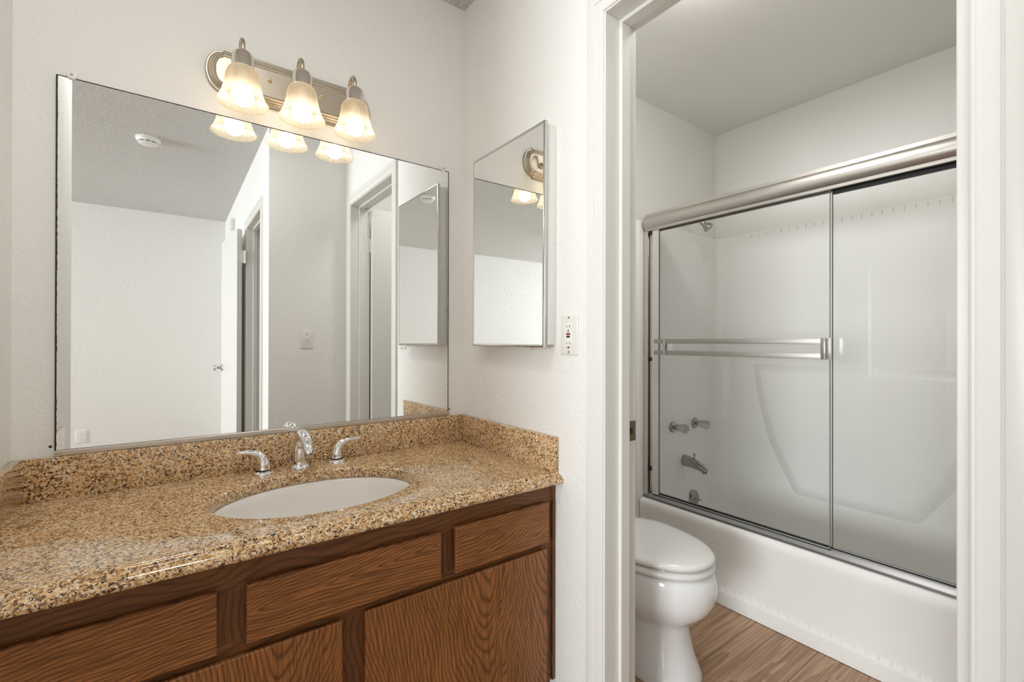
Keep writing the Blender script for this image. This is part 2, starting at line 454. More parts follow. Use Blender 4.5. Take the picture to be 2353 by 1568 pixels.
# strike plate let into the left jamb
bm = B(1.030, 1.062, DY1 - .0022, DY1 + .001, 0.862, 0.918, 0.0008, 1)
sp = struct('strike_plate', bm, BRASS, tr1); sp['label'] = 'aged brass strike plate'
bm = bmesh.new(); lathe(bm, [(0.010, 0), (0.010, .001)], (1.040, DY1 - .0022, 0.890), (0, -1, 0), 20)
struct('latch_hole', bm, DARK, sp)
tr3 = struct('trim_3', jamb(0.472, 0.599, HY0, HY1, HH, 0.516, 0.545), TRIM)
struct('trim_4', casing(XW, -1, HY0, HY1, HH), TRIM)

def leaf_bm(hx, hy, ang, w, th, z0, z1, side):
    """door leaf from hinge point in direction ang, thickness to the left (side=1) or right"""
    d = Vector((math.cos(ang), math.sin(ang), 0)); n = Vector((-d.y, d.x, 0)) * side * th
    p = Vector((hx, hy, 0)); bm = bmesh.new()
    c = [p, p + d * w, p + d * w + n, p + n]
    extrude_profile(bm, c, lambda q: (q.x, q.y, z0), lambda q: (q.x, q.y, z1))
    bmesh.ops.bevel(bm, geom=list(bm.edges), offset=0.002, segments=1, affect='EDGES')
    return bm, d, n
def hinge_bm(x, y, z, h=0.09, r=0.0065):
    bm = bmesh.new(); lathe(bm, [(r, -h / 2), (r, h / 2)], (x, y, z), n=14); return bm
# bathroom door, swung open inside the bathroom
bm, d, n = leaf_bm(1.068, 0.146, math.radians(3.0), 0.70, 0.035, 0.012, 2.020, 1)
d1 = struct('door_1', bm, TRIM); d1['label'] = 'white bathroom door standing open'
for z in (1.78, 0.25):
    hb = hinge_bm(1.066, 0.150, z); box(hb, 1.030, 1.066, DY0, DY0 + .002, z - .045, z + .045)
    struct('hinge', hb, TRIM, d1)
# hall door, folded back against the hall wall
ang = math.radians(-90 - 3.6)
bm, d, n = leaf_bm(0.405, -0.950, ang, 0.73, 0.035, 0.012, 2.015, 1)
d2 = struct('door_2', bm, TRIM); d2['label'] = 'white bedroom door folded back against the wall'
for z in (1.80, 0.22):
    hb = hinge_bm(0.462, -0.937, z, 0.10, 0.007); box(hb, 0.41, 0.462, -0.949, -0.947, z - .05, z + .05)
    struct('hinge', hb, TRIM, d2)
kp = Vector((0.405, -0.950, 0.91)) + d * 0.665
kd = -n.normalized()
bm = bmesh.new()
lathe(bm, [(0.032, 0), (0.032, .004), (0.026, .010), (0.012, .014), (0.010, .030), (0.014, .036), (0.024, .042), (0.027, .052), (0.026, .062), (0.018, .068), (0.004, .069)], kp, kd, 28)
struct('door_knob', bm, CHROME_S, d2)

# ------------------------------------------------------------------ vanity cabinet
van = thing('vanity_cabinet', 'dark stained oak vanity cabinet with flat doors and drawers under the granite top', 'cabinet', (0.32, 1.30, 0))
XL, XR = L + .001, R - .001
FF = 1.055
bm = B(XL, XL + .016, FF + .02, D - .001, 0, .716)
box(bm, XR - .016, XR, FF + .02, D - .001, 0.0, .716)
box(bm, XL + .016, XR - .016, FF + .02, D - .001, .115, .131)
box(bm, XL + .016, XR - .016, D - .012, D - .001, .131, .716)
obj('carcass', bm, WFRAME_V, van)
bm = B(XL, XR - .012, FF, FF + .02, .650, .716)
box(bm, XL, XR - .012, FF, FF + .02, .519, .548)
box(bm, XL, XR - .012, FF, FF + .02, .118, .150)
obj('rail', bm, WFRAME_H, van)
for x0, x1, z0, z1 in ((XL, L + .05, .150, .519), (XL, L + .05, .548, .672), (0.280, 0.380, .150, .519), (0.050, 0.142, .548, .672), (0.525, 0.612, .548, .672), (0.885, XR - .012, .150, .519), (0.885, XR - .012, .548, .672)):
    obj('stile', B(x0, x1, FF + .0006, FF + .02, z0, z1), WFRAME_V, van)
obj('scribe_moulding', B(XR - .012, XR, FF - .006, FF + .02, .118, .716, 0.002, 2), WFRAME_V, van)
obj('toe_kick', B(XL + .001, XR - .001, FF + .075, FF + .09, 0, .118), WFRAME_H, van)
def front(name, x0, x1, z0, z1, m, label):
    """slab front with a bevelled finger-pull edge on all sides"""
    bm = bmesh.new(); y1 = FF - .0005; y0 = FF - .018
    a = 0.007
    loops = []
    for (o, y) in ((0.006, y1), (0.0, y1 - .008), (0.0, y0 + .0015), (0.0015, y0)):
        loops.append([(x0 + o, y, z0 + o), (x1 - o, y, z0 + o), (x1 - o, y, z1 - o), (x0 + o, y, z1 - o)])
    loft(bm, loops, True, True, True)
    o = obj(name, bm, m, van); o['label'] = label; return o
front('drawer_front', -0.249, 0.071, .543, .663, W_LEFT, 'left drawer front')
front('drawer_front', 0.120, 0.547, .545, .662, W_CENTER, 'wide middle false drawer front')
front('drawer_front', 0.589, 0.905, .545, .664, W_RIGHT, 'right drawer front')
front('door', 0.356, 0.898, .128, .527, W_DOOR1, 'right door with swirling grain')
front('door', -0.238, 0.305, .128, .525, W_DOOR2, 'left door')

# ------------------------------------------------------------------ granite countertop and sink
top = thing('countertop', 'speckled gold brown granite vanity countertop with an oval sink cutout', 'countertop', (0.32, 1.30, .718))
ZT, ZU = 0.750, 0.718
CX, CYs, AX, AY = 0.322, 1.292, 0.249, 0.183
bm = bmesh.new()
XA, XZ, YA, YZ = XL, XR, 1.048, D - .001
N = 128
def rectpt(t):
    c, s = math.cos(t), math.sin(t)
    ks = []
    if c > 1e-9: ks.append((XZ - CX) / c)
    if c < -1e-9: ks.append((XA - CX) / c)
    if s > 1e-9: ks.append((YZ - CYs) / s)
    if s < -1e-9: ks.append((YA - CYs) / s)
    k = min(ks); return (CX + k * c, CYs + k * s)
angs = [2 * pi * i / N for i in range(N)]
for cxx, cyy in ((XA, YA), (XZ, YA), (XA, YZ), (XZ, YZ)):
    a = math.atan2(cyy - CYs, cxx - CX) % (2 * pi)
    i = min(range(N), key=lambda q: abs(angs[q] - a)); angs[i] = a
def ell(t, o):
    # point on the ellipse in direction t
    c, s = math.cos(t), math.sin(t); a, b = AX + o, AY + o
    k = 1 / math.sqrt((c / a) ** 2 + (s / b) ** 2); return (CX + k * c, CYs + k * s)
loops = [[(*rectpt(t), ZU) for t in angs], [(*rectpt(t), ZT) for t in angs]]
for o, z in ((0.009, ZT), (0.004, ZT - .0012), (0.001, ZT - .004), (0.0, ZT - .008), (0.0, ZU + .003), (0.003, ZU)):
    loops.append([(*ell(t, o), z) for t in angs])
loops.append(loops[0])
loft(bm, loops, True)
# ogee front edge
OG = [(1.048, ZU), (1.048, ZT), (1.0435, ZT), (1.0385, ZT - .0008), (1.0355, ZT - .003), (1.0345, ZT - .006), (1.0335, ZT - .0075), (1.030, ZT - .0085), (1.024, ZT - .0105), (1.0185, ZT - .0145), (1.0155, ZT - .020), (1.0150, ZT - .026), (1.0165, ZT - .0305), (1.0195, ZU)]
extrude_profile(bm, OG, lambda p: (XA, p[0], p[1]), lambda p: (XZ, p[0], p[1]))
obj('slab', bm, GRANITE, top, smooth=50)
ZB = 0.8535
obj('backsplash', B(XA, XZ, D - .0204, D - .001, ZT, ZB, 0.0015, 2), GRANITE, top)['label'] = 'granite backsplash below the wall mirror'
obj('side_splash', B(XZ - .019, XZ, 1.0364, D - .0206, ZT, ZB, 0.0015, 2), GRANITE, top)['label'] = 'granite side splash on the right wall'
obj('side_splash', B(XA, XA + .019, 1.0364, D - .0206, ZT, ZB, 0.0015, 2), GRANITE, top)['label'] = 'granite side splash on the left wall'

snk = thing('sink', 'white oval undermount ceramic sink in the granite countertop', 'sink', (CX, CYs, ZU - .16))
bm = bmesh.new(); loops = []
TT = [2 * pi * i / 96 for i in range(96)]
for o, z in ((0.022, -.014), (0.022, -.001), (0.004, -.001), (-0.002, -.006), (-0.006, -.02), (-0.014, -.05), (-0.028, -.085), (-0.055, -.118), (-0.095, -.137), (-0.14, -.145), (-.155, -.149)):
    a, b = AX + o, AY + o * 0.93
    loops.append([(CX + a * math.cos(t), CYs + b * math.sin(t), ZU + z) for t in TT])
loft(bm, loops, True, False, True)
obj('basin', bm, SINKW, snk, smooth=60)
bm = bmesh.new(); lathe(bm, [(0.022, 0), (0.022, .002), (0.018, .003), (0.016, .001), (0.004, .0005)], (CX, CYs, ZU - .1488), n=28)
obj('drain', bm, CHROME, snk)

# ------------------------------------------------------------------ faucet
fz = ZT
fx, fy = 0.322, 1.548
fa = thing('faucet_spout', 'curved chrome faucet spout standing behind the oval sink', 'faucet', (fx, fy, fz))
bm = bmesh.new(); lathe(bm, [(0.031, 0), (0.031, .004), (0.029, .008), (0.0235, .011), (0.022, .012)], (fx, fy, fz), n=40)
obj('base_ring', bm, CHROME, fa)
bm = bmesh.new()
tube(bm, [(fx, fy, fz + .011), (fx, fy, fz + .040), (fx, fy - .001, fz + .070), (fx, fy - .009, fz + .092), (fx, fy - .032, fz + .107), (fx, fy - .064, fz + .105), (fx, fy - .094, fz + .092), (fx, fy - .111, fz + .075), (fx, fy - .115, fz + .063)],
     [.0215, .0190, .0170, .0160, .0155, .0155, .0150, .0140, .0132], n=28, k=7)
obj('spout', bm, CHROME, fa, smooth=60)
bm = bmesh.new(); lathe(bm, [(0.0115, 0), (0.0115, .006), (0.009, .006), (0.009, .003)], (fx, fy - .1155, fz + .056), n=24)
obj('aerator', bm, CHROME_S, fa)
def handle(x, y, s, label):
    h = thing('sink_tap', label, 'tap', (x, y, fz), 'lever handles beside the faucet spout')
    bm = bmesh.new(); lathe(bm, [(0.0315, 0), (0.0315, .005), (0.030, .0085), (0.024, .0105), (0.0225, .0115)], (x, y, fz), n=40)
    obj('base_ring', bm, CHROME, h)
    bm = bmesh.new(); lathe(bm, [(0.0215, .0112), (0.0215, .0145)], (x, y, fz), n=36)
    obj('seal_ring', bm, BLACK, h)
    bm = bmesh.new()
    tube(bm, [(x, y, fz + .0145), (x, y, fz + .030), (x + s * .004, y - .001, fz + .047), (x + s * .015, y - .003, fz + .0605), (x + s * .033, y - .006, fz + .068), (x + s * .053, y - .009, fz + .0705), (x + s * .071, y - .012, fz + .0715)],
         [.0205, .0190, .0160, .0118, .0088, .0078, .0070], n=24, k=6, flat=[1, 1, .95, .9, .8, .72, .7])
    obj('lever', bm, CHROME, h, smooth=60)
    return h
handle(0.218, 1.528, -1, 'chrome lever handle left of the faucet spout, pointing left')
handle(0.434, 1.545, 1, 'chrome lever handle right of the faucet spout, pointing right')

# ------------------------------------------------------------------ wall mirror
mx0, mx1, mz0, mz1 = -0.2311, 0.8670, 0.8625, 1.8031
wm = thing('wall_mirror', 'large frameless rectangular mirror on the wall above the vanity', 'mirror', (0.318, D, mz0))
bm = B(mx0, mx1, D - .007, D - .0015, mz0, mz1)
obj('mirror_glass', bm, MIRROR, wm)
def ragged(pts_fn, n, w):
    bm = bmesh.new(); prev = None
    for i in range(n + 1):
        a, b = pts_fn(i / n, w * (0.5 + 0.9 * random.random() * random.random()) + .0008)
        va, vb = bm.verts.new(a), bm.verts.new(b)
        if prev: bm.faces.new((prev[0], va, vb, prev[1]))
        prev = (va, vb)
    r = bmesh.ops.extrude_face_region(bm, geom=list(bm.faces))
    bmesh.ops.translate(bm, verts=[v for v in r['geom'] if isinstance(v, bmesh.types.BMVert)], vec=(0, -.0004, 0))
    return bm
yy = D - .0071
e = obj('tarnished_edge', ragged(lambda t, w: ((mx0 - .0015, yy, mz0 + t * (mz1 - mz0)), (mx0 + w, yy, mz0 + t * (mz1 - mz0))), 140, .0016), DARK, wm)
e['label'] = 'black tarnished left edge'
obj('tarnished_edge', ragged(lambda t, w: ((mx1 + .001, yy, mz0 + t * (mz1 - mz0)), (mx1 - w, yy, mz0 + t * (mz1 - mz0))), 140, .0012), DARK, wm)['label'] = 'black tarnished right edge'
obj('tarnished_edge', ragged(lambda t, w: ((mx0 + t * (mx1 - mx0), yy, mz1 + .0008), (mx0 + t * (mx1 - mx0), yy, mz1 - w)), 160, .0010), DARK, wm)['label'] = 'dark tarnished top edge'
JC = [(D - .001, .8545), (D - .012, .8545), (D - .0125, .8565), (D - .0125, .8665), (D - .0105, .8685), (D - .0105, .858), (D - .001, .858)]
bm = bmesh.new(); extrude_profile(bm, JC, lambda p: (mx0 - .001, p[0], p[1]), lambda p: (mx1 + .003, p[0], p[1]))
obj('bottom_channel', bm, ALU, wm)
for x, z, s in ((-0.204, 1.806, 1), (0.842, 1.806, 1), (0.877, 0.877, 0), (-0.241, 0.878, 0)):
    if s:
        bm = bmesh.new(); lathe(bm, [(0.0105, 0), (0.0105, .003), (0.009, .0055), (0.004, .006)], (x, D - .0072, z + .003), (0, -1, 0), 28)
        lathe(bm, [(0.006, 0), (0.006, .0070)], (x, D - .0003, z + .005), (0, -1, 0), 16)
        c = obj('mirror_clip', bm, WHITEP, wm)
        bm = bmesh.new(); lathe(bm, [(0.0035, 0), (0.003, .0015)], (x, D - .0130, z + .004), (0, -1, 0), 12)
        obj('screw', bm, GREYSCREW, c)
    else:
        bm = bmesh.new(); lathe(bm, [(0.0032, 0), (0.0025, .0012)], (x, D - .0003, z), (0, -1, 0), 12)
        obj('screw', bm, DARK, wm)

# ------------------------------------------------------------------ vanity light bar
vl = thing('vanity_light', 'three lamp brushed nickel vanity light bar with ribbed bell shades above the mirror', 'wall light', (0.315, D, 1.932))
def plate_loop(o, h):
    a0, xl, xr, zc = 0.0, 0.124, 0.508, 1.932
    hh = 0.070 - o
    rx, rz = 0.043 - o * 0.85, 0.061 - o * 0.85
    pts = [(xl - .004, zc - hh), (xr + .004, zc - hh)]
    for i in range(25):
        t = -pi / 2 + pi * i / 24; pts.append((xr + .006 + rx * math.cos(t) * 1.0, zc + rz * math.sin(t)))
    pts += [(xr + .004, zc + hh), (xl - .004, zc + hh)]
    for i in range(25):
        t = pi / 2 + pi * i / 24; pts.append((xl - .006 + rx * math.cos(t), zc + rz * math.sin(t)))
    return [(x, D - .0005 - h, z) for x, z in pts]
bm = bmesh.new()
loft(bm, [plate_loop(o, h) for o, h in ((0, 0), (0, .006), (.003, .009), (.006, .009), (.007, .012), (.010, .014), (.013, .013), (.014, .016), (.017, .018), (.020, .017), (.021, .020), (.025, .022), (.029, .021), (.031, .018), (.033, .018))], True, True, True)
obj('backplate', bm, NICKEL, vl, smooth=25)
for x in (0.240, 0.394):
    bm = bmesh.new(); lathe(bm, [(0.0055, 0), (0.0055, .004), (0.0045, .0075), (0.002, .009)], (x, D - .018, 1.942), (0, -1, 0), 18)
    obj('knob', bm, plain('brass_nut', (0.75, 0.62, 0.40), 0.2, 1.0) if x < .3 else bpy.data.materials['brass_nut'], vl)
YSH = 1.480
SP = [(0.022, 1.9040), (0.029, 1.9018), (0.0345, 1.8965), (0.0385, 1.888), (0.0408, 1.877), (0.0422, 1.866), (0.0440, 1.855), (0.0465, 1.843), (0.0498, 1.831), (0.0540, 1.820), (0.0588, 1.811), (0.0632, 1.8045)]
def flute(t, h):
    k = min(1.0, max(0.0, (1.899 - h) / 0.015)); k *= min(1.0, max(0.15, (h - 1.803) / 0.010))
    return 1 + 0.028 * k * math.cos(44 * t)
for x in (0.158, 0.312, 0.468):
    bm = bmesh.new()
    tube(bm, [(x, D - .018, 1.925), (x, 1.560, 1.928), (x, 1.545, 1.944), (x, 1.538, 1.968), (x, 1.526, 1.986), (x, 1.508, 1.9935), (x, 1.491, 1.986), (x, 1.4815, 1.970), (x, YSH, 1.954)], [.0062] * 9, n=16, k=6)
    lathe(bm, [(0.014, 0), (0.014, .003), (0.009, .006), (0.0065, .008)], (x, D - .018, 1.925), (0, -1, 0), 20)
    obj('arm', bm, NICKEL, vl, smooth=60)
    bm = bmesh.new(); lathe(bm, [(0.0275, 1.9005), (0.0290, 1.9025), (0.0280, 1.905), (0.0278, 1.931), (0.0262, 1.9335), (0.0255, 1.938), (0.0225, 1.944), (0.0160, 1.9495), (0.0090, 1.952), (0.0070, 1.954)], (x, YSH, 0), n=36)
    obj('socket_cup', bm, NICKEL_P, vl)
    bm = bmesh.new(); lathe(bm, SP, (x, YSH, 0), n=264, cap0=False, cap1=False, mod=flute)
    lathe(bm, [(0.0625, 1.8045), (0.0640, 1.8032), (0.0646, 1.8050), (0.0630, 1.8062)], (x, YSH, 0), n=88, cap0=False, cap1=False)
    obj('lamp_shade', bm, SHADE, vl, smooth=60)
    bm = bmesh.new(); lathe(bm, [(0.0265, 1.838), (0.024, 1.848), (0.018, 1.862), (0.0145, 1.880), (0.013, 1.9005)], (x, YSH, 0), n=28)
    bb = obj('bulb', bm, WHITEP, vl, smooth=60)
    bm = bmesh.new(); lathe(bm, [(0.001, 1.797), (0.012, 1.799), (0.021, 1.805), (0.0265, 1.815), (0.0280, 1.826), (0.0265, 1.838)], (x, YSH, 0), n=28)
    obj('lit_dome', bm, BULB, bb, smooth=60)

# ------------------------------------------------------------------ medicine cabinet
mc = thing('medicine_cabinet', 'narrow wall cabinet with a chrome framed mirror door beside the outlet', 'medicine cabinet', (R, 1.25, 1.125))
obj('body', B(R - .036, R - .0005, 1.049, 1.440, 1.132, 1.798, 0.002, 2), WHITEP, mc)
DX1, DX0 = R - .0365, R - .0475
y0, y1, z0, z1 = 1.0470, 1.4545, 1.1255, 1.8030
dr = obj('door', B(DX0 + .002, DX1, y0 + .003, y1 - .003, z0 + .003, z1 - .003), WHITEP, mc)
obj('mirror_glass', B(DX0 + .0010, DX0 + .0019, y0 + .006, y1 - .006, z0 + .006, z1 - .006), MIRROR, dr)
bm = bmesh.new(); fwid = .0085
def ring(o, x): return [(x, y0 + o, z0 + o), (x, y1 - o, z0 + o), (x, y1 - o, z1 - o), (x, y0 + o, z1 - o)]
loft(bm, [ring(0, DX1), ring(0, DX0 + .001), ring(.0015, DX0), ring(fwid - .002, DX0), ring(fwid, DX0 + .0009), ring(fwid, DX1), ring(0, DX1)], True)
obj('door_frame', bm, plain('frame_chrome', (0.60, 0.59, 0.57), 0.12, 1.0), dr)
dr.rotation_euler = (0.006, 0, -0.0079)
dr.location = (-0.0022, 0, 0)
obj('door_pull', B(DX0 + .003, DX1 - .002, 1.140, 1.156, z0 - .007, z0 - .0005, 0.001, 1), ACRYLIC, dr)

# ------------------------------------------------------------------ outlets and switches
def plate_x(name, label, cat, x, yc, zc, w, h, group=None):
    t = thing(name, label, cat, (x, yc, zc - h / 2), group)
    bm = bmesh.new(); loops = []
    for o, d_ in ((0, 0), (0, .003), (.003, .0052), (.0045, .0055)):
        loops.append([(x - d_, yc - w / 2 + o, zc - h / 2 + o), (x - d_, yc + w / 2 - o, zc - h / 2 + o), (x - d_, yc + w / 2 - o, zc + h / 2 - o), (x - d_, yc - w / 2 + o, zc + h / 2 - o)])
    loft(bm, loops, True, True, True)
    return t, obj('cover_plate', bm, PLATE, t)
gt, gp = plate_x('outlet', 'white rocker style safety outlet with red and black buttons beside the medicine cabinet', 'outlet', R - .0002, 0.988, 1.1615, 0.072, 0.117)
rec = obj('receptacle', B(R - .0078, R - .004, .9715, 1.0045, 1.1275, 1.1955, 0.0008, 1), WHITEP, gt)
gx = R - .0079
for zc in (1.186, 1.137):
    for yq, w_, h_ in ((0.9945, .0016, .0075), (0.9815, .0018, .0088)):
        obj('slot', B(gx - .0003, gx + .0003, yq - w_ / 2, yq + w_ / 2, zc - h_ / 2, zc + h_ / 2), DARK, rec)
    bm = bmesh.new(); lathe(bm, [(0.0028, 0), (0.0028, .0004)], (gx + .0001, .988, zc - .0125), (-1, 0, 0), 14)
    obj('ground_hole', bm, DARK, rec)
obj('reset_button', B(gx - .0012, gx + .001, .980, .996, 1.1612, 1.1672, 0.0005, 1), REDB, rec)['label'] = 'red button'
obj('test_button', B(gx - .0012, gx + .001, .981, .995, 1.1535, 1.1592, 0.0005, 1), BLACK, rec)['label'] = 'black button'
for zc in (1.212, 1.111):
    bm = bmesh.new(); lathe(bm, [(0.0033, 0), (0.0025, .0012)], (R - .0057, .988, zc), (-1, 0, 0), 14)
    obj('screw', bm, GREYSCREW, gt)
def plate_y(name, label, cat, xc, y, zc, w, h, m=PLATE, group=None):
    """plate on a wall that faces +y"""
    t = thing(name, label, cat, (xc, y, zc - h / 2), group)
    bm = bmesh.new(); loops = []
    for o, d_ in ((0, 0), (0, .003), (.003, .0052), (.0045, .0055)):
        loops.append([(xc - w / 2 + o, y + d_, zc - h / 2 + o), (xc + w / 2 - o, y + d_, zc - h / 2 + o), (xc + w / 2 - o, y + d_, zc + h / 2 - o), (xc - w / 2 + o, y + d_, zc + h / 2 - o)])
    loft(bm, loops, True, True, True); obj('cover_plate', bm, m, t)
    for dz in (.030, -.030):
        bm = bmesh.new(); lathe(bm, [(0.0035, 0), (0.003, .0015)], (xc, y + .0055, zc + dz), (0, 1, 0), 14)
        obj('screw', bm, GREYSCREW, t)
    return t
st = plate_y('light_switch', 'white toggle light switch on the grey wall in the mirror reflection', 'light switch', 0.696, YS + .0002, 1.154, 0.071, 0.115)
bm = B(.689, .703, YS + .005, YS + .0075, 1.142, 1.166)
tg = obj('toggle', bm, WHITEP, st)
bm = bmesh.new(); extrude_profile(bm, [(YS + .007, 1.149), (YS + .007, 1.159), (YS + .020, 1.168), (YS + .021, 1.162)], lambda p: (.692, p[0], p[1]), lambda p: (.700, p[0], p[1]))
obj('lever', bm, WHITEP, tg)
plate_y('wall_outlet', 'blank white cover plate low on the far bedroom wall, seen in the mirror', 'outlet', -0.690, YF + .0002, 0.225, 0.085, 0.12, WHITEP)

# ------------------------------------------------------------------ smoke detector and chime
sx, sy = -0.126, -0.650
sd = thing('smoke_detector', 'round white smoke detector on the popcorn ceiling, seen in the mirror', 'smoke detector', (sx, sy, H))
bm = bmesh.new(); lathe(bm, [(0.067, 0), (0.067, .010), (0.064, .013)], (sx, sy, H - .0005), (0, 0, -1), 48); obj('base', bm, WHITEP, sd)
bm = bmesh.new(); lathe(bm, [(0.064, .012), (0.063, .022), (0.058, .028), (0.046, .029)], (sx, sy, H), (0, 0, -1), 48); obj('body', bm, WHITEP, sd)
bm = bmesh.new(); lathe(bm, [(0.050, .028), (0.050, .0335)], (sx, sy, H), (0, 0, -1), 48); obj('vent_slot', bm, DARK, sd)
bm = bmesh.new(); lathe(bm, [(0.052, .0335), (0.052, .037), (0.046, .041), (0.020, .043), (0.002, .043)], (sx, sy, H), (0, 0, -1), 48); obj('cover', bm, WHITEP, sd)
for k in range(10):
    a = 2 * pi * k / 10
    c, s = math.cos(a), math.sin(a)
    bm = bmesh.new(); lathe(bm, [(0.0042, .027), (0.0042, .034)], (sx + .051 * c, sy + .051 * s, H), (0, 0, -1), 8); obj('vent_rib', bm, WHITEP, sd)
dc = thing('door_chime', 'small white box high on the wall above the folded back door, seen in the mirror', 'door chime', (XW, -1.93, 2.20))
obj('housing', B(XW - .030, XW - .0005, -1.99, -1.86, 2.205, 2.300, 0.003, 2), PLATE, dc)

# ------------------------------------------------------------------ bathtub with moulded surround
tub = thing('bathtub', 'white fibreglass bathtub with moulded shower walls behind the sliding glass doors', 'bathtub', (2.3, 0.78, 0))
TX0, TX1, TY0, TY1 = 2.035, 2.650, 0.055, 1.505
RIM = 0.352
def rrect(x0, x1, y0, y1, r, n=10):
    pts = []
    for cx_, cy_, a0 in ((x1 - r, y1 - r, 0), (x0 + r, y1 - r, pi / 2), (x0 + r, y0 + r, pi), (x1 - r, y0 + r, 1.5 * pi)):
        for i in range(n + 1):
            t = a0 + pi / 2 * i / n; pts.append((cx_ + r * math.cos(t), cy_ + r * math.sin(t)))
    return pts
bm = bmesh.new(); loops = []
for z, ix0, ix1, iy0, iy1, r in ((RIM, .0, .0, .0, .0, .10), (RIM - .012, .006, .002, .002, .002, .10), (.31, .014, .004, .006, .006, .11), (.24, .028, .020, .03, .025, .13), (.16, .045, .045, .09, .05, .14), (.10, .065, .07, .16, .085, .15), (.07, .10, .11, .24, .13, .16), (.062, .16, .17, .32, .2, .13)):
    loops.append([(x, y, z) for x, y in rrect(TX0 + ix0, TX1 - ix1, TY0 + iy0, TY1 - iy1, r)])
loft(bm, loops, True, False, True)
obj('basin', bm, FIBER, tub, smooth=70)
# rim and apron: section in x,z swept along y
AXF = 1.922
AP = [(TX0, RIM), (AXF + .034, RIM + .001), (AXF + .020, RIM - .002), (AXF + .008, RIM - .010), (AXF + .003, RIM - .022), (AXF + .003, RIM - .04), (AXF + .010, .25), (AXF + .012, .16), (AXF + .008, .085), (AXF + .006, .070), (AXF + .001, .064), (AXF - .001, .058), (AXF - .001, 0.002)]
bm = bmesh.new()
ysw = [(0.035, 0, 0), (1.36, 0, 0), (1.42, .0, 0), (1.46, -.002, .001), (1.485, -.006, .006), (1.500, -.012, .016)]
loops = []
for y, dx, lift in ysw:
    loops.append([(x + (dx if x < AXF + .03 else 0), y, z) for x, z in AP])
loft(bm, loops, False)
# corner fills between the rim and the rounded basin
for ys_, yc in ((1, TY1 - .10), (-1, TY0 + .10)):
    cen = (TX0 + .10, yc)
    arc = [(cen[0] - .10 * math.cos(t), cen[1] + ys_ * .10 * math.sin(t), RIM) for t in [pi / 2 * i / 10 for i in range(11)]]
    cv = bm.verts.new((TX0, TY1 if ys_ > 0 else TY0, RIM)); vv_ = [bm.verts.new(p) for p in arc]
    for a, b in zip(vv_, vv_[1:]): bm.faces.new((a, b, cv))
obj('apron', bm, FIBER, tub, smooth=60)
# row of small moulded ribs along the foot of the apron
bm = bmesh.new()
for k in range(27):
    y = 1.083 - k * 0.0352
    rows = []
    for z, dx, w in ((.044, .0, .002), (.050, .0018, .0045), (.060, .0030, .0065), (.070, .0028, .006), (.080, .0014, .0045), (.086, .0002, .002)):
        xs = AXF - .001 if z < .06 else AXF + .005
        rows.append([(xs + .008, y - w, z), (xs - dx * .6, y - w * .7, z), (xs - dx, y, z), (xs - dx * .6, y + w * .7, z), (xs + .008, y + w, z)])
    loft(bm, rows, True, True, True)
rb = obj('apron_rib', bm, FIBER, tub, smooth=60); rb['kind'] = 'stuff'
# moulded walls
def upath(x0, r, n=10, dx=0.0):
    xs, y1, y0 = TX1 - dx, TY1 - dx, TY0 + dx
    pts = [(x0, y1)]
    for i in range(n + 1):
        t = pi / 2 - pi / 2 * i / n; pts.append((xs - r + r * math.cos(t), y1 - r + r * math.sin(t)))
    for i in range(n + 1):
        t = 0 - pi / 2 * i / n; pts.append((xs - r + r * math.cos(t), y0 + r + r * math.sin(t)))
    pts.append((x0, y0)); return pts
ZS = 1.764
bm = bmesh.new(); loops = []
for z, r, dx in ((RIM - .001, .10, 0), (.60, .10, 0), (.97, .10, 0), (1.03, .085, .0), (1.09, .035, 0), (1.4, .032, 0), (ZS - .03, .030, 0), (ZS - .012, .030, 0), (ZS - .010, .030, -.004), (ZS, .030, -.006), (ZS + .001, .030, -.020)):
    loops.append([(x, y, z) for x, y in upath(1.960, r, dx=dx)])
loft(bm, loops, False)
caulk_bm = bmesh.new()
def upo(g, z): return [(x, y, z) for x, y in [(1.965, YB - g), (XB - g, YB - g), (XB - g, YS + g), (1.965, YS + g)]]
loft(caulk_bm, [upo(.0005, ZS - .001), upo(.004, ZS), upo(.004, ZS + .003), upo(.0005, ZS + .004)], False)
CAULK = plain('grey_caulk', (0.22, 0.20, 0.18), 0.7)
# front flange post at the left end
def post(z, g): return [(x, y, z) for x, y in ((1.962, 1.5049 + g), (1.950, 1.5045 + g), (1.935, 1.503 + g), (1.922, 1.5035 + g), (1.912, 1.508 + g), (1.908, 1.515 + g), (1.908, 1.5295), (1.962, 1.5295))]
loft(bm, [post(0.002, 0), post(ZS - .006, 0), post(ZS, .004)], True, True, True)
obj('shower_wall', bm, FIBER, tub, smooth=50)
obj('caulk_line', caulk_bm, CAULK, tub)['label'] = 'grey caulk line along the top of the shower wall'
# raised panel on the back wall
pan = [(1.291, 1.02), (1.284, .962), (1.255, .793), (1.208, .606), (1.129, .444), (1.075, .345), (1.05, .338), (.60, .336), (.565, .340), (.45, .52), (.40, .64), (.36, .80), (.33, .96), (.325, 1.02)]
cen = Vector((.81, .72))
def pan_loop(o, x):
    out = []
    for y, z in pan:
        v_ = Vector((y, z)) - cen; k = 1 - o / v_.length
        out.append((x, cen.x + v_.x * k, cen.y + v_.y * k * 1.0))
    return out
bm = bmesh.new(); loft(bm, [pan_loop(0, TX1 + .001), pan_loop(.004, TX1 - .002), pan_loop(.050, TX1 - .022), pan_loop(.056, TX1 - .0235), pan_loop(.09, TX1 - .0236)], True, False, True)
obj('back_panel', bm, FIBER, tub, smooth=60)['label'] = 'raised curved panel moulded into the back wall'
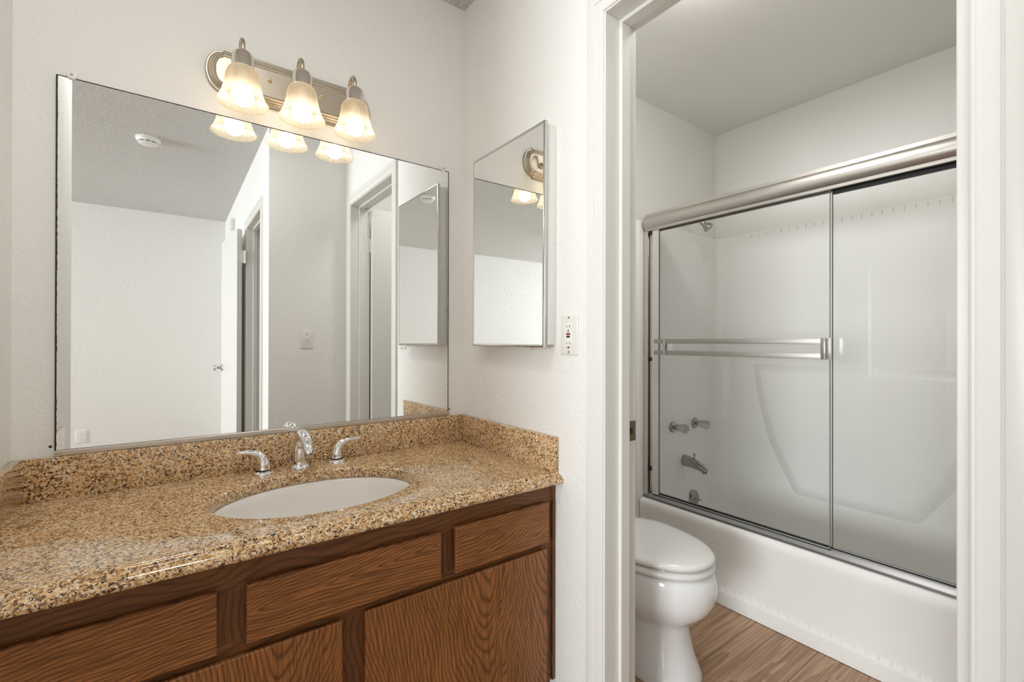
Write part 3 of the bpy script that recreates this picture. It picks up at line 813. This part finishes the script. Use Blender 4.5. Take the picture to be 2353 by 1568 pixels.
# scalloped marks under the top flange
bm = bmesh.new()
for k in range(30):
    y = 1.30 - k * 0.040
    box(bm, TX1 - .0012, TX1 + .001, y - .0022, y + .0022, ZS - .030, ZS - .008)
rb = obj('flange_notch', bm, plain('flange_grey', (0.70, 0.68, 0.65), 0.4), tub); rb['kind'] = 'stuff'  # ticks a little greyer than the surrounding fibreglass
# overflow plate
ox, oy, oz = 2.372, 1.481, 0.266
bm = bmesh.new(); od = Vector((0, -1, .18)).normalized()
lathe(bm, [(0.040, 0), (0.040, .004), (0.036, .008), (0.012, .010), (0.002, .010)], (ox, oy, oz), od, 40)
ov = obj('overflow_plate', bm, FIX, tub)
bm = bmesh.new(); tube(bm, [(ox + .004, oy - .009, oz), (ox + .006, oy - .022, oz - .003), (ox + .010, oy - .040, oz - .010)], [.005, .0045, .004], n=12)
obj('trip_lever', bm, FIX, ov)

# ------------------------------------------------------------------ bath fittings
def valve(x, z, label):
    t = thing('bath_tap', label, 'tap', (x, TY1, z), 'clear knobs above the tub spout')
    bm = bmesh.new(); lathe(bm, [(0.031, 0), (0.031, .003), (0.027, .010), (0.016, .014), (0.012, .015), (0.012, .030)], (x, TY1 - .0003, z), (0, -1, 0), 36)
    obj('escutcheon', bm, FIX, t)
    bm = bmesh.new()
    def fl(t_, h): return 1 + .07 * math.cos(8 * t_)
    lathe(bm, [(0.013, .028), (0.0175, .033), (0.020, .050), (0.0235, .070), (0.0240, .080), (0.020, .087), (0.010, .089), (0.002, .088)], (x, TY1, z), (0, -1, 0), 64, mod=fl)
    obj('knob', bm, ACRYLIC, t, smooth=60)
valve(2.203, .678, 'clear acrylic shower knob on a chrome plate, left of the pair')
valve(2.412, .679, 'clear acrylic shower knob on a chrome plate, right of the pair')
tsx, tsz = 2.312, .480
ts = thing('tub_spout', 'chrome bathtub spout with a diverter pull below the clear knobs', 'tub spout', (tsx, TY1, tsz))
bm = bmesh.new()
tube(bm, [(tsx, TY1 - .0003, tsz), (tsx, TY1 - .035, tsz - .002), (tsx, TY1 - .075, tsz - .011), (tsx, TY1 - .110, tsz - .023), (tsx, TY1 - .132, tsz - .036)], [.0315, .0300, .0255, .0205, .0150], n=28)
obj('body', bm, FIX, ts, smooth=60)
bm = bmesh.new(); lathe(bm, [(0.0035, 0), (0.0035, .018), (0.0085, .021), (0.0085, .024), (0.002, .027)], (tsx, TY1 - .062, tsz + .022), n=16)
obj('diverter_knob', bm, FIX, ts)
bm = bmesh.new(); lathe(bm, [(0.0135, 0), (0.0135, .010), (0.010, .010)], (tsx, TY1 - .122, tsz - .048), n=20)
obj('outlet_ring', bm, FIX, ts)
hx = 2.330
sh = thing('showerhead', 'small chrome shower head on a short arm near the top of the shower wall', 'shower head', (hx, YB, 1.82))
bm = bmesh.new(); lathe(bm, [(0.026, 0), (0.024, .005), (0.012, .009), (0.010, .010)], (hx, YB - .0002, 1.822), (0, -1, 0), 28); obj('flange', bm, FIX, sh)
bm = bmesh.new(); tube(bm, [(hx, YB - .005, 1.822), (hx, YB - .05, 1.830), (hx + .003, YB - .085, 1.820), (hx + .010, YB - .115, 1.798)], [.0095] * 4, n=16); obj('arm', bm, FIX, sh, smooth=60)
hd = Vector((.30, -.62, -.66)).normalized(); hp = Vector((hx + .009, YB - .112, 1.800))
bm = bmesh.new(); lathe(bm, [(0.012, 0), (0.014, .006), (0.0125, .012), (0.014, .018), (0.020, .030), (0.027, .042), (0.0285, .050), (0.0275, .054), (0.023, .0545), (0.021, .052), (0.002, .053)], hp, hd, 32); obj('head', bm, FIX, sh)

# ------------------------------------------------------------------ shower door frame and panels
sf = thing('shower_door_frame', 'satin aluminium frame with header and sill around the sliding shower doors', 'shower door frame', (1.97, 0.78, RIM))
FY0, FY1 = 0.060, 1.494
HZ0, HZ1 = 1.704, 1.793
HP = [(1.998, HZ1), (1.950, HZ1), (1.949, HZ1 - .013), (1.942, HZ1 - .0165), (1.934, HZ1 - .026), (1.930, HZ1 - .039), (1.9295, HZ1 - .050), (1.932, HZ1 - .061), (1.938, HZ1 - .070), (1.945, HZ1 - .074), (1.947, HZ1 - .0755), (1.947, HZ0 + .002), (1.950, HZ0), (1.953, HZ0), (1.953, HZ1 - .06), (1.990, HZ1 - .06), (1.990, HZ0), (1.998, HZ0)]
bm = bmesh.new(); extrude_profile(bm, HP, lambda p: (p[0], FY0, p[1]), lambda p: (p[0], FY1, p[1]))
obj('header', bm, plain('header_satin', (0.57, 0.545, 0.51), 0.34, 1.0), sf, smooth=30)
bm = B(1.9532, 1.9898, FY0, FY1, HZ1 - .064, HZ1 - .0605); obj('roller_track', bm, DARK, sf)
SP_ = [(1.942, RIM + .0005), (1.942, RIM + .0045), (1.9445, RIM + .0055), (1.9445, RIM + .0085), (1.9455, RIM + .0095), (1.960, RIM + .0245), (1.962, RIM + .0255), (1.968, RIM + .0255), (1.968, RIM + .010), (1.990, RIM + .010), (1.990, RIM + .0255), (1.997, RIM + .0255), (1.997, RIM + .0005)]
bm = bmesh.new(); extrude_profile(bm, SP_, lambda p: (p[0], FY0, p[1]), lambda p: (p[0], FY1, p[1]))
obj('sill', bm, ALU_D, sf, smooth=25)
bm = B(1.950, 1.996, FY1 - .004, FY1 + .006, RIM + .012, HZ0, 0.0008, 1)
box(bm, 1.947, 1.952, FY1 - .018, FY1 + .006, RIM + .016, HZ0, 0.0008, 1)
obj('side_jamb', bm, ALU, sf)
bm = B(1.9605, 1.984, FY1 - .031, FY1 - .005, RIM + .031, HZ0 - .002, 0.0012, 2); obj('side_channel', bm, CHROME_S, sf)
for z in (1.055, .500):
    obj('bumper', B(1.952, 1.966, FY1 - .046, FY1 - .018, z - .009, z + .009, 0.002, 2), BLACK, sf)
obj('bumper', B(1.953, 1.966, FY1 - .066, FY1 - .018, 1.690, 1.704, 0.001, 1), BLACK, sf)

PX = 1.9575
g1 = thing('sliding_door', 'front sliding clear glass shower panel with a double towel bar', 'shower door', (PX, 1.05, RIM + .02))
gy0, gy1, gz0, gz1 = 0.674, 1.452, RIM + .0265, HZ0 + .006
gp1 = obj('glass_pane', B(PX - .003, PX + .003, gy0, gy1, gz0, gz1), GLASS, g1)
obj('glass_edge', B(PX - .0031, PX + .0031, gy0 - .0022, gy0, gz0, gz1), GLASS_EDGE, gp1)
obj('stile', B(PX - .006, PX + .005, gy1 - .036, gy1 + .001, gz0, gz1, 0.001, 1), STILE, g1)['label'] = 'white vertical edge strip'
obj('glass_edge', B(PX - .0033, PX + .0033, gy1 - .0395, gy1 - .037, gz0, gz1), GLASS_EDGE, gp1)
TBX = 1.900
BARM = plain('towel_bar_metal', (0.47, 0.445, 0.41), 0.42, 1.0)
for za, zb in ((1.1345, 1.1560), (1.0800, 1.1015)):
    obj('towel_bar', B(TBX - .004, TBX + .004, 0.682, 1.402, za, zb, 0.0012, 2), BARM, g1)
for yb in (0.667, 1.335):
    bm = B(TBX - .006, PX - .0035, yb, yb + .015, 1.079, 1.157, 0.0012, 2)
    br_ = obj('bracket', bm, CHROME_S, g1)
    for z in (1.088, 1.148):
        b2 = bmesh.new(); lathe(b2, [(0.003, 0), (0.0025, .001)], (TBX + .02, yb, z), (0, -1, 0), 12); obj('screw', b2, GREYSCREW, br_)
P2 = 1.981
g2 = thing('sliding_door', 'rear sliding clear glass shower panel on the right, behind the towel bar panel', 'shower door', (P2, .40, RIM + .02))
gp2 = obj('glass_pane', B(P2 - .003, P2 + .003, 0.070, 0.672, gz0, gz1), GLASS, g2)
obj('glass_edge', B(P2 - .0031, P2 + .0031, 0.672, 0.6742, gz0, gz1), GLASS_EDGE, gp2)
obj('roller_hanger', B(P2 - .006, P2 + .006, 0.072, 0.670, HZ0 - .012, HZ0 + .02), BLACK, g2)

# ------------------------------------------------------------------ made-up fill lights, out of view, added to brighten the rooms
def fill_mat(name, e_, col):
    m = bpy.data.materials.new(name); m.use_nodes = True; nt = m.node_tree; nt.nodes.clear()
    out = node(nt, 'ShaderNodeOutputMaterial'); e = node(nt, 'ShaderNodeEmission')
    e.inputs[0].default_value = (*col, 1); e.inputs[1].default_value = e_
    link(nt, e.outputs[0], out.inputs[0]); return m
def fill_light(x, y, z, r, label, m):
    bl = thing('fill_light', label, 'fill light', (x, y, z))
    bm = bmesh.new(); lathe(bm, [(r, 0), (r, .018), (r - .007, .022)], (x, y, z - .0005), (0, 0, -1), 48); obj('base', bm, WHITEP, bl)
    bm = bmesh.new(); lathe(bm, [(r - .01, .020), (r - .012, .034), (r * .8, .055), (r * .53, .072), (r * .2, .080), (0.002, .081)], (x, y, z), (0, 0, -1), 48); obj('glow_dome', bm, m, bl)
fill_light(1.38, 0.78, HB, 0.15, 'round fill light added under the bathroom ceiling, out of view', fill_mat('fill_glow_bath', BATH_FILL, (1.0, 0.975, 0.945)))
fill_light(0.0, 0.55, H, 0.17, 'round fill light added above the vanity floor, out of view', fill_mat('fill_glow_vanity', ROOM_FILL, (1.0, 0.975, 0.945)))
fill_light(-2.2, -1.1, H, 0.20, 'round fill light added under the bedroom ceiling, out of view', fill_mat('fill_glow_bedroom', BED_FILL, (1.0, 0.97, 0.94)))

# ------------------------------------------------------------------ toilet
TXc = 1.392
toi = thing('toilet', 'white ceramic toilet with closed lid standing left of the bathtub', 'toilet', (TXc, 1.15, 0))
def egg(z, yf, yb, hw, n=48, sq=2.15, front=0.62):
    """egg outline, wider towards the back"""
    yc = yf + (yb - yf) * front; pts = []
    for i in range(n):
        t = 2 * pi * i / n; c, s = math.cos(t), math.sin(t)
        x = math.copysign(abs(c) ** (2 / sq), c) * hw
        ry = (yc - yf) if s < 0 else (yb - yc)
        y = yc + math.copysign(abs(s) ** (2 / sq), s) * ry
        pts.append((TXc + x, y, z))
    return pts
bm = bmesh.new()
loft(bm, [egg(.001, .862, 1.36, .119, sq=2.6, front=.45), egg(.012, .860, 1.36, .120, sq=2.6, front=.45), egg(.035, .868, 1.36, .113, sq=2.6, front=.45), egg(.08, .885, 1.36, .104, sq=2.5, front=.45), egg(.13, .896, 1.36, .098, sq=2.4, front=.45), egg(.175, .902, 1.36, .095, sq=2.3, front=.45), egg(.190, .899, 1.37, .098, sq=2.3, front=.45), egg(.203, .884, 1.38, .112, front=.5), egg(.222, .858, 1.39, .134, front=.52), egg(.25, .830, 1.39, .156, front=.55), egg(.285, .811, 1.39, .171, front=.57), egg(.32, .804, 1.39, .177), egg(.345, .806, 1.38, .177), egg(.366, .813, 1.37, .174), egg(.378, .823, 1.36, .168), egg(.380, .85, 1.34, .14)], True, True, True)
obj('bowl', bm, CERAMIC, toi, smooth=70)
bm = bmesh.new()
loft(bm, [egg(.3805, .828, 1.27, .165), egg(.382, .819, 1.275, .171), egg(.390, .814, 1.275, .176), egg(.398, .816, 1.275, .175), egg(.4035, .824, 1.27, .168), egg(.4035, .88, 1.22, .115), egg(.3805, .89, 1.21, .105)], True, False, False)
obj('seat', bm, SEATP, toi, smooth=60)
bm = bmesh.new()
loft(bm, [egg(.4095, .86, 1.25, .14), egg(.4095, .826, 1.27, .165), egg(.412, .818, 1.272, .171), egg(.420, .815, 1.272, .174), egg(.427, .819, 1.268, .171), egg(.4315, .830, 1.258, .162), egg(.4355, .87, 1.23, .13), egg(.437, .95, 1.16, .07)], True, True, True)
obj('lid', bm, SEATP, toi, smooth=60)
for sx_ in (-.11, .11):
    obj('lid_bumper', B(TXc + sx_ - .01, TXc + sx_ + .01, .90, .925, .4034, .4096), SEATP, toi)
bm = B(TXc - .085, TXc + .085, 1.265, 1.300, .380, .420, .006, 2); obj('hinge_bar', bm, SEATP, toi)
bm = B(TXc - .205, TXc + .205, 1.335, YB - .012, .375, .715, .02, 3); tk = obj('tank', bm, CERAMIC, toi)
obj('tank_lid', B(TXc - .212, TXc + .212, 1.325, YB - .006, .716, .75, .008, 3), CERAMIC, tk)
